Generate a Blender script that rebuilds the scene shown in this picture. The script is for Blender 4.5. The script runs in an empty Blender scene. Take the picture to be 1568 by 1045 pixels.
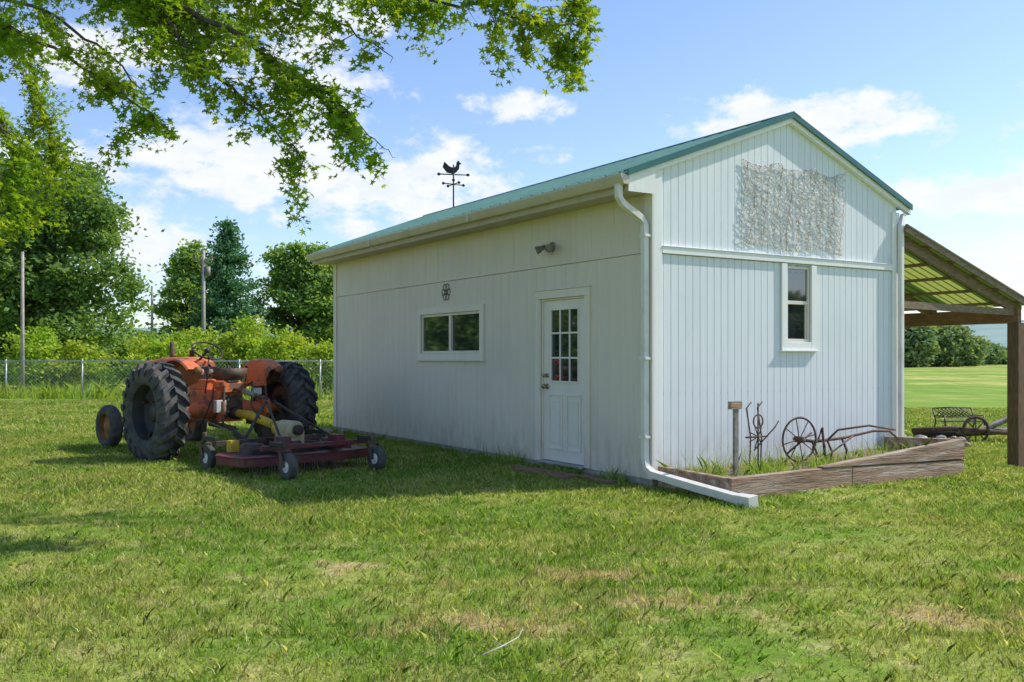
import bpy, math, random
import numpy as np
from mathutils import Vector, Matrix
random.seed(3); rng=np.random.default_rng(3)
R=math.radians
scene=bpy.context.scene
scene.view_settings.view_transform='Standard'
scene.view_settings.look='None'
scene.view_settings.exposure=0

# ------------------------------------------------------------ materials
def _nt(name):
    m=bpy.data.materials.new(name); m.use_nodes=True
    nt=m.node_tree; b=nt.nodes['Principled BSDF']
    return m,nt,b
def rgba(c): return (c[0],c[1],c[2],1)
def mixcol(nt,fac,a,b,blend='MIX'):
    n=nt.nodes.new('ShaderNodeMix'); n.data_type='RGBA'; n.blend_type=blend
    for i,s in ((0,fac),(6,a),(7,b)):
        if isinstance(s,(int,float)): n.inputs[i].default_value=s
        elif isinstance(s,tuple): n.inputs[i].default_value=rgba(s)
        else: nt.links.new(s,n.inputs[i])
    return n.outputs[2]
def math_(nt,op,a,b=None,clamp=False):
    n=nt.nodes.new('ShaderNodeMath'); n.operation=op; n.use_clamp=clamp
    for i,s in enumerate((a,b)):
        if s is None: continue
        if isinstance(s,(int,float)): n.inputs[i].default_value=s
        else: nt.links.new(s,n.inputs[i])
    return n.outputs[0]
def noise(nt,vec,scale,detail=4,rough=.55):
    n=nt.nodes.new('ShaderNodeTexNoise'); n.inputs['Scale'].default_value=scale
    n.inputs['Detail'].default_value=detail; n.inputs['Roughness'].default_value=rough
    if vec is not None: nt.links.new(vec,n.inputs['Vector'])
    return n.outputs[0]
def mapr(nt,v,a,b,c=0,d=1):
    n=nt.nodes.new('ShaderNodeMapRange'); n.interpolation_type='SMOOTHSTEP'
    nt.links.new(v,n.inputs[0])
    for i,x in enumerate((a,b,c,d)): n.inputs[i+1].default_value=x
    return n.outputs[0]
def mapping(nt,vec,scale):
    n=nt.nodes.new('ShaderNodeMapping'); n.inputs['Scale'].default_value=scale
    nt.links.new(vec,n.inputs['Vector']); return n.outputs[0]
def pmat(name,c1,c2=None,scale=6,rough=.6,metal=0,bump=0,bscale=30,stretch=(1,1,1),spec=.4,lo=.35,hi=.65,c3=None,s3=2,lo3=.55,hi3=.7,bdist=.01):
    m,nt,b=_nt(name)
    tc=nt.nodes.new('ShaderNodeTexCoord').outputs['Object']
    v=mapping(nt,tc,stretch)
    if c2 is None: c2=tuple(x*.75 for x in c1)
    f=mapr(nt,noise(nt,v,scale,6),lo,hi)
    col=mixcol(nt,f,c1,c2)
    if c3 is not None:
        f3=mapr(nt,noise(nt,v,s3,8,.65),lo3,hi3)
        col=mixcol(nt,f3,col,c3)
    nt.links.new(col,b.inputs['Base Color'])
    b.inputs['Roughness'].default_value=rough; b.inputs['Metallic'].default_value=metal
    b.inputs['Specular IOR Level'].default_value=spec
    if bump:
        bn=nt.nodes.new('ShaderNodeBump'); bn.inputs['Strength'].default_value=bump
        bn.inputs['Distance'].default_value=bdist
        nt.links.new(noise(nt,v,bscale,5),bn.inputs['Height']); nt.links.new(bn.outputs[0],b.inputs['Normal'])
    return m
def leafmat(name,c1,c2,c3=None,trans=.4,cl=1.2,rough=.5):
    m=bpy.data.materials.new(name); m.use_nodes=True; nt=m.node_tree
    nt.nodes.clear(); out=nt.nodes.new('ShaderNodeOutputMaterial')
    g=nt.nodes.new('ShaderNodeNewGeometry')
    col=mixcol(nt,g.outputs['Random Per Island'],c1,c2)
    if c3: col=mixcol(nt,mapr(nt,noise(nt,g.outputs['Position'],cl,2),.42,.62),col,c3)
    d=nt.nodes.new('ShaderNodeBsdfDiffuse'); nt.links.new(col,d.inputs[0])
    t=nt.nodes.new('ShaderNodeBsdfTranslucent')
    tcol=mixcol(nt,1.0,col,(1.5,1.35,.45),'MULTIPLY'); nt.links.new(tcol,t.inputs[0])
    mx=nt.nodes.new('ShaderNodeMixShader'); mx.inputs[0].default_value=trans
    nt.links.new(d.outputs[0],mx.inputs[1]); nt.links.new(t.outputs[0],mx.inputs[2])
    nt.links.new(mx.outputs[0],out.inputs[0])
    return m

DRY=[(.45,5.75,.45,.28),(.8,5.1,.7,.35),(-1.05,5.95,.3,.18),(-.2,4.7,.6,.25),(2.3,4.8,.6,.25),(3.4,5.6,.5,.22)]
def lawncolor(nt,blade):
    g=nt.nodes.new('ShaderNodeNewGeometry'); P=g.outputs['Position']
    n1=noise(nt,P,.7,3,.6); n2=noise(nt,P,3.4,4,.75)
    col=mixcol(nt,mapr(nt,n1,.40,.60),(.19,.32,.035),(.35,.41,.085))
    col=mixcol(nt,mapr(nt,n2,.50,.64,0,.8),col,(.46,.46,.16))
    col=mixcol(nt,mapr(nt,n2,.46,.36,0,.7),col,(.15,.29,.03))
    acc=None
    for (x,y,sx,sy) in DRY:
        s=nt.nodes.new('ShaderNodeVectorMath'); s.operation='SUBTRACT'; nt.links.new(P,s.inputs[0]); s.inputs[1].default_value=(x,y,0)
        q=nt.nodes.new('ShaderNodeVectorMath'); q.operation='MULTIPLY'; nt.links.new(s.outputs[0],q.inputs[0]); q.inputs[1].default_value=(1/sx,1/sy,0)
        l=nt.nodes.new('ShaderNodeVectorMath'); l.operation='LENGTH'; nt.links.new(q.outputs[0],l.inputs[0])
        o=math_(nt,'SUBTRACT',1.25,l.outputs['Value'])
        acc=o if acc is None else math_(nt,'MAXIMUM',acc,o)
    acc=math_(nt,'MAXIMUM',acc,-.35)
    w=math_(nt,'ADD',acc,math_(nt,'MULTIPLY',math_(nt,'SUBTRACT',n2,.5),5.0))
    w=math_(nt,'ADD',w,math_(nt,'MULTIPLY',math_(nt,'SUBTRACT',n1,.5),1.2))
    dry=mapr(nt,w,.05,1.3,0,.75)
    col=mixcol(nt,dry,col,(.58,.44,.24))
    if blade:
        r=g.outputs['Random Per Island']
        col=mixcol(nt,mapr(nt,r,.72,.92,0,.8),col,(.66,.59,.34))
        k=mapr(nt,math_(nt,'FRACT',math_(nt,'MULTIPLY',r,17.3)),0,1,.55,1.38)
        vm=nt.nodes.new('ShaderNodeVectorMath'); vm.operation='SCALE'; nt.links.new(col,vm.inputs[0]); nt.links.new(k,vm.inputs['Scale'])
        col=vm.outputs[0]
    else:
        sx=nt.nodes.new('ShaderNodeSeparateXYZ'); nt.links.new(P,sx.inputs[0])
        far=mapr(nt,sx.outputs[1],18,34)
        fcol=mixcol(nt,mapr(nt,noise(nt,mapping(nt,P,(.6,1,1)),.06,5,.6),.42,.58),(.22,.34,.05),(.52,.50,.15))
        fcol=mixcol(nt,mapr(nt,noise(nt,mapping(nt,P,(1,.35,1)),.5,7,.8),.43,.60,0,.85),fcol,(.17,.27,.045))
        near=mixcol(nt,mapr(nt,noise(nt,P,14,6,.7),.4,.65,0,.5),col,(.16,.14,.06))
        col=mixcol(nt,far,near,fcol)
    return col
def grassmat():
    m=bpy.data.materials.new('grass_blades'); m.use_nodes=True; nt=m.node_tree; nt.nodes.clear()
    out=nt.nodes.new('ShaderNodeOutputMaterial'); col=lawncolor(nt,True)
    d=nt.nodes.new('ShaderNodeBsdfDiffuse'); t=nt.nodes.new('ShaderNodeBsdfTranslucent')
    nt.links.new(col,d.inputs[0]); nt.links.new(mixcol(nt,1.0,col,(1.25,1.25,.7),'MULTIPLY'),t.inputs[0])
    mx=nt.nodes.new('ShaderNodeMixShader'); mx.inputs[0].default_value=.4
    nt.links.new(d.outputs[0],mx.inputs[1]); nt.links.new(t.outputs[0],mx.inputs[2]); nt.links.new(mx.outputs[0],out.inputs[0])
    return m
def groundmat():
    m,nt,b=_nt('lawn_ground'); nt.links.new(lawncolor(nt,False),b.inputs['Base Color'])
    b.inputs['Roughness'].default_value=.95; b.inputs['Specular IOR Level'].default_value=.05
    bn=nt.nodes.new('ShaderNodeBump'); bn.inputs['Strength'].default_value=.7; bn.inputs['Distance'].default_value=.04
    g=nt.nodes.new('ShaderNodeNewGeometry'); nt.links.new(noise(nt,g.outputs['Position'],9,8,.7),bn.inputs['Height'])
    nt.links.new(bn.outputs[0],b.inputs['Normal'])
    return m

def paintmat(name,c,dirt):
    m,nt,b=_nt(name)
    tc=nt.nodes.new('ShaderNodeTexCoord').outputs['Object']
    f=mapr(nt,noise(nt,mapping(nt,tc,(14,14,.8)),1.2,7,.65),.42,.75,0,.5)
    col=mixcol(nt,f,c,tuple(x*.86 for x in c))
    f=mapr(nt,noise(nt,tc,1.1,5,.6),.45,.7,0,.4)
    col=mixcol(nt,f,col,tuple(x*.86 for x in c))
    sx=nt.nodes.new('ShaderNodeSeparateXYZ'); nt.links.new(tc,sx.inputs[0])
    low=math_(nt,'MULTIPLY',mapr(nt,sx.outputs[2],.8,.05),mapr(nt,noise(nt,mapping(nt,tc,(6,6,2)),1.5,6,.7),.35,.65))
    col=mixcol(nt,math_(nt,'MULTIPLY',low,.6),col,dirt)
    nt.links.new(col,b.inputs['Base Color']); b.inputs['Roughness'].default_value=.62; b.inputs['Specular IOR Level'].default_value=.3
    bn=nt.nodes.new('ShaderNodeBump'); bn.inputs['Strength'].default_value=.3; bn.inputs['Distance'].default_value=.004
    nt.links.new(noise(nt,mapping(nt,tc,(60,60,3)),1.5,6,.6),bn.inputs['Height']); nt.links.new(bn.outputs[0],b.inputs['Normal'])
    return m
M={}
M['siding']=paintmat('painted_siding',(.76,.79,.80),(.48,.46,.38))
M['sidewall']=paintmat('siding_shade_tint',(.72,.645,.56),(.44,.40,.31))  # same paint as the gable; shade and warm grass bounce put into the colour
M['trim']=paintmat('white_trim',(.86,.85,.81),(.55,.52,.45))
M['strim']=paintmat('trim_shade_tint',(.78,.71,.62),(.5,.46,.38))  # white trim with the side wall's warm shade mixed into its colour
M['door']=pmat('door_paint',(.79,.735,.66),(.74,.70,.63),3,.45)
M['gutter']=pmat('gutter_shade_tint',(.58,.51,.42),(.48,.42,.34),4,.4,lo=.45,hi=.75)  # white gutter darkened to beige, the eave's shade is in the colour
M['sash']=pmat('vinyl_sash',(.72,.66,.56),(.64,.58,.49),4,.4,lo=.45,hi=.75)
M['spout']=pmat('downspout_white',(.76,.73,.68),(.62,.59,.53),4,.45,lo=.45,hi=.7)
M['soffit']=pmat('soffit',(.52,.455,.37),(.46,.40,.33),3,.6)  # also the fascia; its shaded beige-grey is put into the colour
M['roofgreen']=pmat('green_metal_roof',(.17,.34,.27),(.22,.40,.32),3,.35,metal=.1,spec=.6)
M['trimgreen']=pmat('green_rake_trim',(.018,.11,.10),(.025,.14,.125),3,.35,spec=.5)
M['groove']=pmat('groove',(.50,.51,.50),(.42,.43,.42),6,.8)
M['concrete']=pmat('concrete',(.42,.41,.38),(.3,.29,.27),8,.9,bump=.5)
M['brick']=pmat('old_brick',(.30,.14,.10),(.2,.13,.09),9,.9,bump=.6,c3=(.2,.2,.09),s3=6,lo3=.5,hi3=.65)
def glassmat():
    m,nt,b=_nt('window_glass'); b.inputs['Base Color'].default_value=(.02,.026,.028,1)
    b.inputs['Roughness'].default_value=.03; b.inputs['Specular IOR Level'].default_value=.9
    b.inputs['IOR'].default_value=1.7
    return m
M['glass']=glassmat()
M['dark']=pmat('dark_interior',(.03,.03,.03))
M['wood']=pmat('weathered_timber',(.40,.26,.17),(.17,.105,.07),3.2,.9,bump=1,bscale=7,bdist=.02,stretch=(.8,7,9),c3=(.52,.42,.33),s3=1.6,lo3=.46,hi3=.64)
M['beam']=pmat('brown_beam',(.30,.15,.08),(.19,.10,.06),5,.85,bump=.6,stretch=(2,2,12))
M['post']=pmat('post_wood',(.20,.12,.07),(.11,.07,.045),5,.9,bump=.8,stretch=(10,10,1.2))
M['rafter']=pmat('rafter_wood',(.28,.20,.14),(.17,.125,.085),5,.9,stretch=(2,10,10))
M['rust']=pmat('rusty_iron',(.17,.10,.07),(.10,.07,.055),12,.85,metal=.3,bump=.6)
M['grey']=pmat('grey_iron',(.30,.29,.27),(.2,.17,.14),12,.7,metal=.4)
M['black']=pmat('black_iron',(.02,.02,.022),(.04,.035,.03),8,.5)
M['rubber']=pmat('tyre_rubber',(.05,.052,.058),(.10,.095,.085),7,.85,bump=.4,c3=(.17,.15,.12),s3=4,lo3=.55,hi3=.8)
M['orange']=pmat('faded_orange_paint',(.72,.19,.06),(.55,.14,.05),5,.55,c3=(.22,.11,.07),s3=4.5,lo3=.52,hi3=.60)
M['redpaint']=pmat('dark_red_paint',(.17,.033,.04),(.11,.03,.035),5,.5,c3=(.12,.08,.06),s3=6,lo3=.5,hi3=.64)
M['grime']=pmat('greasy_iron',(.14,.085,.065),(.06,.045,.04),9,.6,bump=.4,metal=.2)
M['rim']=pmat('dark_rim',(.035,.045,.06),(.07,.06,.05),6,.6)
M['hub']=pmat('rusty_hub',(.34,.16,.05),(.2,.1,.05),9,.7)
M['yellow']=pmat('yellow_guard',(.66,.45,.03),(.5,.34,.05),8,.45,c3=(.2,.14,.08),s3=7,lo3=.6,hi3=.7)
M['cream']=pmat('cream_gearbox',(.52,.45,.26),(.4,.34,.2),8,.5)
M['white']=pmat('white_plastic',(.7,.7,.68),None,8,.5)
M['soil']=pmat('soil',(.17,.125,.08),(.30,.24,.17),12,.95,bump=1)
M['stone']=pmat('stone',(.50,.44,.35),(.32,.27,.21),5,.9,bump=.6)
M['net']=pmat('fish_net',(.66,.60,.52),(.50,.44,.36),6,.9)
M['bark']=pmat('bark',(.13,.105,.08),(.07,.055,.04),9,.95,bump=1,stretch=(4,4,1))
M['pole']=pmat('pole_wood',(.42,.38,.33),(.3,.26,.22),6,.9)
M['galv']=pmat('galvanised_steel',(.48,.49,.50),(.38,.39,.40),6,.45,metal=.6)
M['brass']=pmat('brass',(.4,.33,.2),None,6,.35,metal=.8)
M['panelgreen']=leafmat('fibreglass_green',(.05,.10,.05),(.06,.11,.05),None,.3)
M['panelclear']=leafmat('fibreglass_clear',(.19,.24,.14),(.19,.24,.14),None,.6)
M['leafNear']=leafmat('maple_leaves',(.13,.26,.022),(.36,.45,.045),(.20,.34,.03),.5,1.0)
M['leafOak']=leafmat('oak_foliage',(.11,.21,.07),(.26,.37,.13),(.15,.26,.08),.4,.5)
M['leafMid']=leafmat('mid_foliage',(.15,.28,.09),(.34,.46,.16),(.22,.36,.10),.45,.4)
M['leafPine']=leafmat('pine_needles',(.07,.18,.10),(.15,.30,.15),None,.25)
M['leafBush']=leafmat('bush_foliage',(.20,.33,.045),(.48,.54,.10),(.28,.43,.055),.4,.6)
M['leafFar']=leafmat('far_foliage',(.17,.27,.15),(.30,.38,.20),(.21,.31,.17),.3,.08)
M['weed']=leafmat('weeds',(.15,.30,.04),(.36,.46,.12),None,.4)
M['grass']=grassmat(); M['ground']=groundmat()
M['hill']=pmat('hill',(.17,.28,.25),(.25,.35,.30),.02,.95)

# ------------------------------------------------------------ mesh builder
class MB:
    def __init__(s): s.v=[];s.f=[];s.m=[];s.sm=[];s.mats=[]
    def mi(s,k):
        if k not in s.mats: s.mats.append(k)
        return s.mats.index(k)
    def add(s,vs,fs,k,smooth=False):
        o=len(s.v); s.v+= [tuple(v) for v in vs]; i=s.mi(k)
        for f in fs: s.f.append([a+o for a in f]); s.m.append(i); s.sm.append(smooth)
    def box(s,x0,x1,y0,y1,z0,z1,k):
        s.hexa([(x0,y0,z0),(x1,y0,z0),(x1,y1,z0),(x0,y1,z0),(x0,y0,z1),(x1,y0,z1),(x1,y1,z1),(x0,y1,z1)],k)
    def hexa(s,p,k): s.add(p,[(3,2,1,0),(4,5,6,7),(0,1,5,4),(1,2,6,5),(2,3,7,6),(3,0,4,7)],k)
    def obox(s,c,size,rot,k):
        c=Vector(c); p=[]
        for z in(-.5,.5):
            for x,y in((-.5,-.5),(.5,-.5),(.5,.5),(-.5,.5)):
                p.append(c+rot@Vector((x*size[0],y*size[1],z*size[2])))
        s.hexa(p,k)
    def bar(s,a,b,w,h,k,up=(0,0,1)):
        a=Vector(a);b=Vector(b);t=(b-a).normalized();u=Vector(up);sd=t.cross(u)
        if sd.length<1e-4: sd=t.cross(Vector((1,0,0)))
        sd.normalize();u=sd.cross(t)
        p=[]
        for q in(a,b):
            for i,j in((-1,-1),(1,-1),(1,1),(-1,1)): p.append(q+sd*(i*w/2)+u*(j*h/2))
        s.add(p,[(0,3,2,1),(4,5,6,7),(0,1,5,4),(1,2,6,5),(2,3,7,6),(3,0,4,7)],k)
    def tube(s,pts,rad,k,n=8,phase=0,smooth=True,ref=None,cap=True):
        pts=[Vector(p) for p in pts]; N=len(pts)
        if isinstance(rad,(int,float)): rad=[rad]*N
        vs=[];r=Vector(ref) if ref else None
        for i,p in enumerate(pts):
            t=(pts[min(i+1,N-1)]-pts[max(i-1,0)]).normalized()
            if r is None: r=Vector((0,0,1)) if abs(t.z)<.9 else Vector((1,0,0))
            u=(r-t*r.dot(t))
            if u.length<1e-5: u=Vector((1,.1,0))-t*t.x
            u.normalize(); w=t.cross(u)
            if not ref: r=u
            for j in range(n):
                a=phase+2*math.pi*j/n; vs.append(p+(u*math.cos(a)+w*math.sin(a))*rad[i])
        fs=[]
        for i in range(N-1):
            for j in range(n):
                fs.append((i*n+j,i*n+(j+1)%n,(i+1)*n+(j+1)%n,(i+1)*n+j))
        if cap: fs.append(tuple(range(n))[::-1]); fs.append(tuple((N-1)*n+j for j in range(n)))
        s.add(vs,fs,k,smooth)
    def lathe(s,prof,o,ax,k,n=32,smooth=True):
        o=Vector(o);ax=Vector(ax).normalized()
        u=ax.orthogonal().normalized();w=ax.cross(u);vs=[]
        for (r,a) in prof:
            for j in range(n):
                t=2*math.pi*j/n; vs.append(o+ax*a+(u*math.cos(t)+w*math.sin(t))*r)
        fs=[]
        for i in range(len(prof)-1):
            for j in range(n): fs.append((i*n+j,i*n+(j+1)%n,(i+1)*n+(j+1)%n,(i+1)*n+j))
        s.add(vs,fs,k,smooth)
    def ring(s,c,ax,r,t,k,n=32,m=6):
        s.lathe([(r+t*math.cos(2*math.pi*i/m),t*math.sin(2*math.pi*i/m)) for i in range(m+1)],c,ax,k,n)
    def ball(s,c,r,k,sc=(1,1,1),n=12,jit=0):
        vs=[];fs=[];h=n//2
        for i in range(h+1):
            for j in range(n):
                a=math.pi*i/h;b=2*math.pi*j/n;q=1+random.uniform(-jit,jit)
                vs.append((c[0]+r*sc[0]*q*math.sin(a)*math.cos(b),c[1]+r*sc[1]*q*math.sin(a)*math.sin(b),c[2]+r*sc[2]*q*math.cos(a)))
        for i in range(h):
            for j in range(n): fs.append((i*n+j,i*n+(j+1)%n,(i+1)*n+(j+1)%n,(i+1)*n+j))
        s.add(vs,fs,k,True)
    def obj(s,name,parent=None,bevel=0,loc=(0,0,0),rotz=0):
        me=bpy.data.meshes.new(name); me.from_pydata(s.v,[],s.f)
        for k in s.mats: me.materials.append(M[k])
        me.polygons.foreach_set('material_index',s.m); me.polygons.foreach_set('use_smooth',s.sm)
        me.update()
        o=bpy.data.objects.new(name,me); scene.collection.objects.link(o)
        o.location=loc; o.rotation_euler[2]=rotz
        if parent: o.parent=parent
        if bevel:
            b=o.modifiers.new('bevel','BEVEL'); b.width=bevel; b.segments=2; b.limit_method='ANGLE'; b.angle_limit=R(40)
        return o
def empty(name,loc=(0,0,0),rotz=0):
    e=bpy.data.objects.new(name,None); scene.collection.objects.link(e); e.location=loc; e.rotation_euler[2]=rotz; e.empty_display_size=.2
    return e
def fastmesh(name,V,K,mat):
    n=len(V)//K
    me=bpy.data.meshes.new(name); me.vertices.add(len(V)); me.vertices.foreach_set('co',V.astype(np.float32).ravel())
    me.loops.add(n*K); me.loops.foreach_set('vertex_index',np.arange(n*K,dtype=np.int32))
    me.polygons.add(n); me.polygons.foreach_set('loop_start',np.arange(0,n*K,K,dtype=np.int32))
    me.materials.append(mat); me.update(calc_edges=True); me.validate()
    return me
def mkobj(name,me,parent=None,loc=(0,0,0)):
    o=bpy.data.objects.new(name,me); scene.collection.objects.link(o); o.location=loc
    if parent: o.parent=parent
    return o
DIAMOND=np.array([(-.5,0),(0,-.32),(.55,0),(0,.32)])
_l=[]
for a,r in ((180,.25),(-135,.62),(-100,.3),(-62,.92),(-30,.36),(0,1.05),(30,.36),(62,.92),(100,.3),(135,.62)):
    _l.append((r*math.cos(R(a)),r*math.sin(R(a))))
LOBED=np.array(_l)*.6
def leaves(name,P,size,mat,parent,shape=DIAMOND,up=.5,var=.35,droop=0):
    N=len(P); nrm=rng.normal(size=(N,3)); nrm[:,2]=np.abs(nrm[:,2])+up
    nrm/=np.linalg.norm(nrm,axis=1)[:,None]
    t=rng.normal(size=(N,3)); t[:,2]-=droop; U=t-nrm*(t*nrm).sum(1)[:,None]; U/=np.linalg.norm(U,axis=1)[:,None]
    W=np.cross(nrm,U); s=size*(1+rng.uniform(-var,var,N))
    K=len(shape); V=P[:,None,:]+s[:,None,None]*(U[:,None,:]*shape[None,:,0,None]+W[:,None,:]*shape[None,:,1,None])
    return mkobj(name,fastmesh(name,V.reshape(-1,3),K,mat),parent)

# ------------------------------------------------------------ terrain
CX,CY=1.43,9.63; GX,GY=.847,.532; AX,AY=-.532,.847
def sst(a,b,x): 
    t=np.clip((x-a)/(b-a),0,1); return t*t*(3-2*t)
def gz(x,y):
    u=(x-CX)*GX+(y-CY)*GY
    return -.22*sst(4.0,6.4,u)*sst(2.0,5.0,x)
def spaced(a,b,st,far,n):
    core=np.arange(a,b+1e-6,st); g=np.geomspace(st,far,n)
    return np.concatenate([a-g[::-1],core,b+g])
xs=spaced(-26,26,.5,2600,30); ys=spaced(-6,44,.5,2600,30)
XX,YY=np.meshgrid(xs,ys); ZZ=gz(XX,YY)
ZZ=ZZ+.012*np.sin(XX*1.7+YY*.6)*np.sin(YY*1.3-XX*.4)
V=np.stack([XX,YY,ZZ],-1).reshape(-1,3); nx=len(xs); ny=len(ys)
F=[(j*nx+i,j*nx+i+1,(j+1)*nx+i+1,(j+1)*nx+i) for j in range(ny-1) for i in range(nx-1)]
me=bpy.data.meshes.new('ground'); me.from_pydata(V.tolist(),[],F); me.materials.append(M['ground'])
me.polygons.foreach_set('use_smooth',[True]*len(F)); mkobj('ground',me)

def blades(n,size,h,w,seed):
    r=np.random.default_rng(seed)
    x=r.uniform(-size/2,size/2,n);y=r.uniform(-size/2,size/2,n)
    hh=h*r.uniform(.35,1.25,n)**1.0*(1+.35*np.sin(x*9/size*2+seed)*np.cos(y*8/size*2))
    a=r.uniform(0,2*math.pi,n); la=r.uniform(0,2*math.pi,n); ln=r.uniform(.1,1.2,n)*hh
    ww=w*r.uniform(.5,1.4,n)
    dx=np.cos(a)*ww/2;dy=np.sin(a)*ww/2
    B=np.stack([x,y,np.zeros(n)-.01],-1); D=np.stack([dx,dy,0*dx],-1)
    L=np.stack([np.cos(la)*ln,np.sin(la)*ln,0*ln],-1); H=np.stack([0*hh,0*hh,hh],-1)
    V=np.stack([B-D,B+D,B+D*.7+L*.3+H*.6,B+L+H,B-D*.7+L*.3+H*.6],1)
    return V.reshape(-1,3)
grass=empty('grass')
near=[fastmesh('patch_near%d'%i,blades(5600,1.06,.043,.0052,i+1),5,M['grass']) for i in range(5)]
mid=[fastmesh('patch_mid%d'%i,blades(3200,1.06,.048,.009,i+11),5,M['grass']) for i in range(3)]
far=[fastmesh('patch_far%d'%i,blades(4200,2.1,.055,.020,i+21),5,M['grass']) for i in range(3)]
def inside(x,y,mg=0):
    dx,dy=x-CX,y-CY; u=dx*GX+dy*GY; v=dx*AX+dy*AY
    return mg<u<3.95-mg and mg<v<8.67-mg
cnt=0
for (lst,st,y0,y1) in ((near,1.0,2.5,8.5),(mid,1.0,8.5,16.5),(far,2.0,16.5,29)):
    y=y0+st/2
    while y<y1:
        w=y*.58+1.2
        x=-math.ceil(w/st)*st
        while x<=w:
            if not inside(x,y,.7*st):
                o=bpy.data.objects.new('patch',random.choice(lst)); scene.collection.objects.link(o)
                o.parent=grass; o.location=(x,y,float(gz(x,y))); o.rotation_euler[2]=random.choice((0,1,2,3))*math.pi/2
                o.scale=(1,1,random.uniform(.75,1.25)); cnt+=1
            x+=st
        y+=st
def tufts(name,pts,h,n,w,mat,parent=None,spread=.08):
    Vs=[]
    for (x,y,z,k) in pts:
        b=blades(n,1,h*k,w,random.randint(0,9999)).reshape(-1,5,3)
        base=b[:,0:1,:].copy(); base[:,:,2]=0
        off=rng.normal(0,spread,(n,1,2))
        b=b-base; b[:,:,:2]+=off; b+=np.array([x,y,z]); Vs.append(b.reshape(-1,3))
    return mkobj(name,fastmesh(name,np.concatenate(Vs),5,mat),parent)
wp=[]
for i in range(80): 
    x=random.gauss(-.75,.9); y=random.gauss(7.45,.3); wp.append((x,y,0,random.uniform(.5,1.1)))
for i in range(170):
    y=random.uniform(3.8,10); x=random.uniform(-.5*y,.5*y); wp.append((x,y,0,random.uniform(.4,.95)))
tufts('lawn_weeds',wp,.07,26,.016,M['weed'],None,.05)

# ------------------------------------------------------------ shed
TH=math.atan2(.532,.847)
shed=empty('garden_shed',(CX,CY,0),TH)
W,L=3.95,8.67; RU=2.0
def roofz(u): return 3.19+(u+.35)*.375 if u<=RU else 3.19+(RU+.35)*.375-(u-RU)*.40
def profile(a,b,step,gw,gd,openings):
    x=a+step*.5; g=[]
    while x<b-.03:
        g.append(x); x+=step
    edges=sorted(set([a,b]+[e for o in openings for e in o[:2]]))
    P=[(e,0) for e in edges]
    for x in g:
        if any(abs(x-e)<gw*2 for e in edges): continue
        P+=[(x-gw,0),(x-gw*.6,gd),(x+gw*.6,gd),(x+gw,0)]
    return sorted(P)
def wall(mb,P,openings,zb,zt,place,k0='siding',k1='groove'):
    for (p,q) in zip(P[:-1],P[1:]):
        mdl=(p[0]+q[0])/2; k=k1 if (p[1]>0 and q[1]>0) else k0
        segs=[]; z=zb
        for o in openings:
            if o[0]<mdl<o[1]: segs.append((z,o[2])); z=o[3]
        segs.append((z,None))
        for (s0,s1) in segs:
            a1=s1 if s1 is not None else zt(p[0]); b1=s1 if s1 is not None else zt(q[0])
            if a1-s0<.005: continue
            vs=[place(p[0],p[1],s0),place(q[0],q[1],s0),place(q[0],q[1],b1),place(p[0],p[1],a1)]
            mb.add(vs,[(0,1,2,3)],k)
opL=[(1.13,2.02,.10,2.02),(3.47,5.22,1.38,1.95)]
opG=[(1.97,2.37,1.50,2.36)]
wb=MB()
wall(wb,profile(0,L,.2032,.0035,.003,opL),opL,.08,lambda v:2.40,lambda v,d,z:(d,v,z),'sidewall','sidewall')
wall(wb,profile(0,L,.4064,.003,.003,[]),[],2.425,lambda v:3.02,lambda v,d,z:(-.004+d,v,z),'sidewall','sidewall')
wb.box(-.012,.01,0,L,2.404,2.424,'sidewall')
wall(wb,profile(0,W,.1016,.0045,.005,opG),opG,.08,lambda u:2.39,lambda u,d,z:(u,d,z))
wall(wb,sorted(profile(0,W,.1016,.004,.005,[])+[(RU,0)]),[],2.40,lambda u:roofz(u)-.05,lambda u,d,z:(u,d,z))
wb.add([(W,0,.08),(W,L,.08),(W,L,roofz(W)-.05),(W,0,roofz(W)-.05)],[(0,1,2,3)],'siding')
wb.add([(0,L,.08),(W,L,.08),(W,L,roofz(W)-.05),(RU,L,roofz(RU)-.05),(0,L,roofz(0)-.05)],[(0,1,2,3,4)],'siding')
wb.box(.1,W-.1,.1,L-.1,.06,.09,'dark')
for i in range(38):
    u=.15+i*.1016
    if u<W-.12:
        for z in (.35,.95,2.3): wb.box(u-.004,u+.004,-.0025,.001,z-.004,z+.004,'groove')
wb.obj('walls',shed)
fb=MB(); fb.box(.02,W-.02,.02,L-.02,-.3,.079,'concrete'); fb.obj('foundation',shed)
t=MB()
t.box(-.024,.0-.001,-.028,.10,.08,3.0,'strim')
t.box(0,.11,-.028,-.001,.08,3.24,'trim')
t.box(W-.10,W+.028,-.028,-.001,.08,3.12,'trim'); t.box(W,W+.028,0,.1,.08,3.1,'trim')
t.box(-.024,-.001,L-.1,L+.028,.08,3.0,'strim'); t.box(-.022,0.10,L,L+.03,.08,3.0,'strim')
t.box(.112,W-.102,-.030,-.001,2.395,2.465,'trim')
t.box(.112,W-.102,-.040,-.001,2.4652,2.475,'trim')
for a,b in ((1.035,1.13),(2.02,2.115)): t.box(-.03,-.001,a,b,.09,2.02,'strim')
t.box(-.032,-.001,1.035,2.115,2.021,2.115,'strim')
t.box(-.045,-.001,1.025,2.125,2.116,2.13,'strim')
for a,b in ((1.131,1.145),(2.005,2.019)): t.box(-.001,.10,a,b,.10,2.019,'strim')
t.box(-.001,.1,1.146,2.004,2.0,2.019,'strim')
t.box(-.06,.05,1.135,2.015,.075,.10,'concrete')
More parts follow.
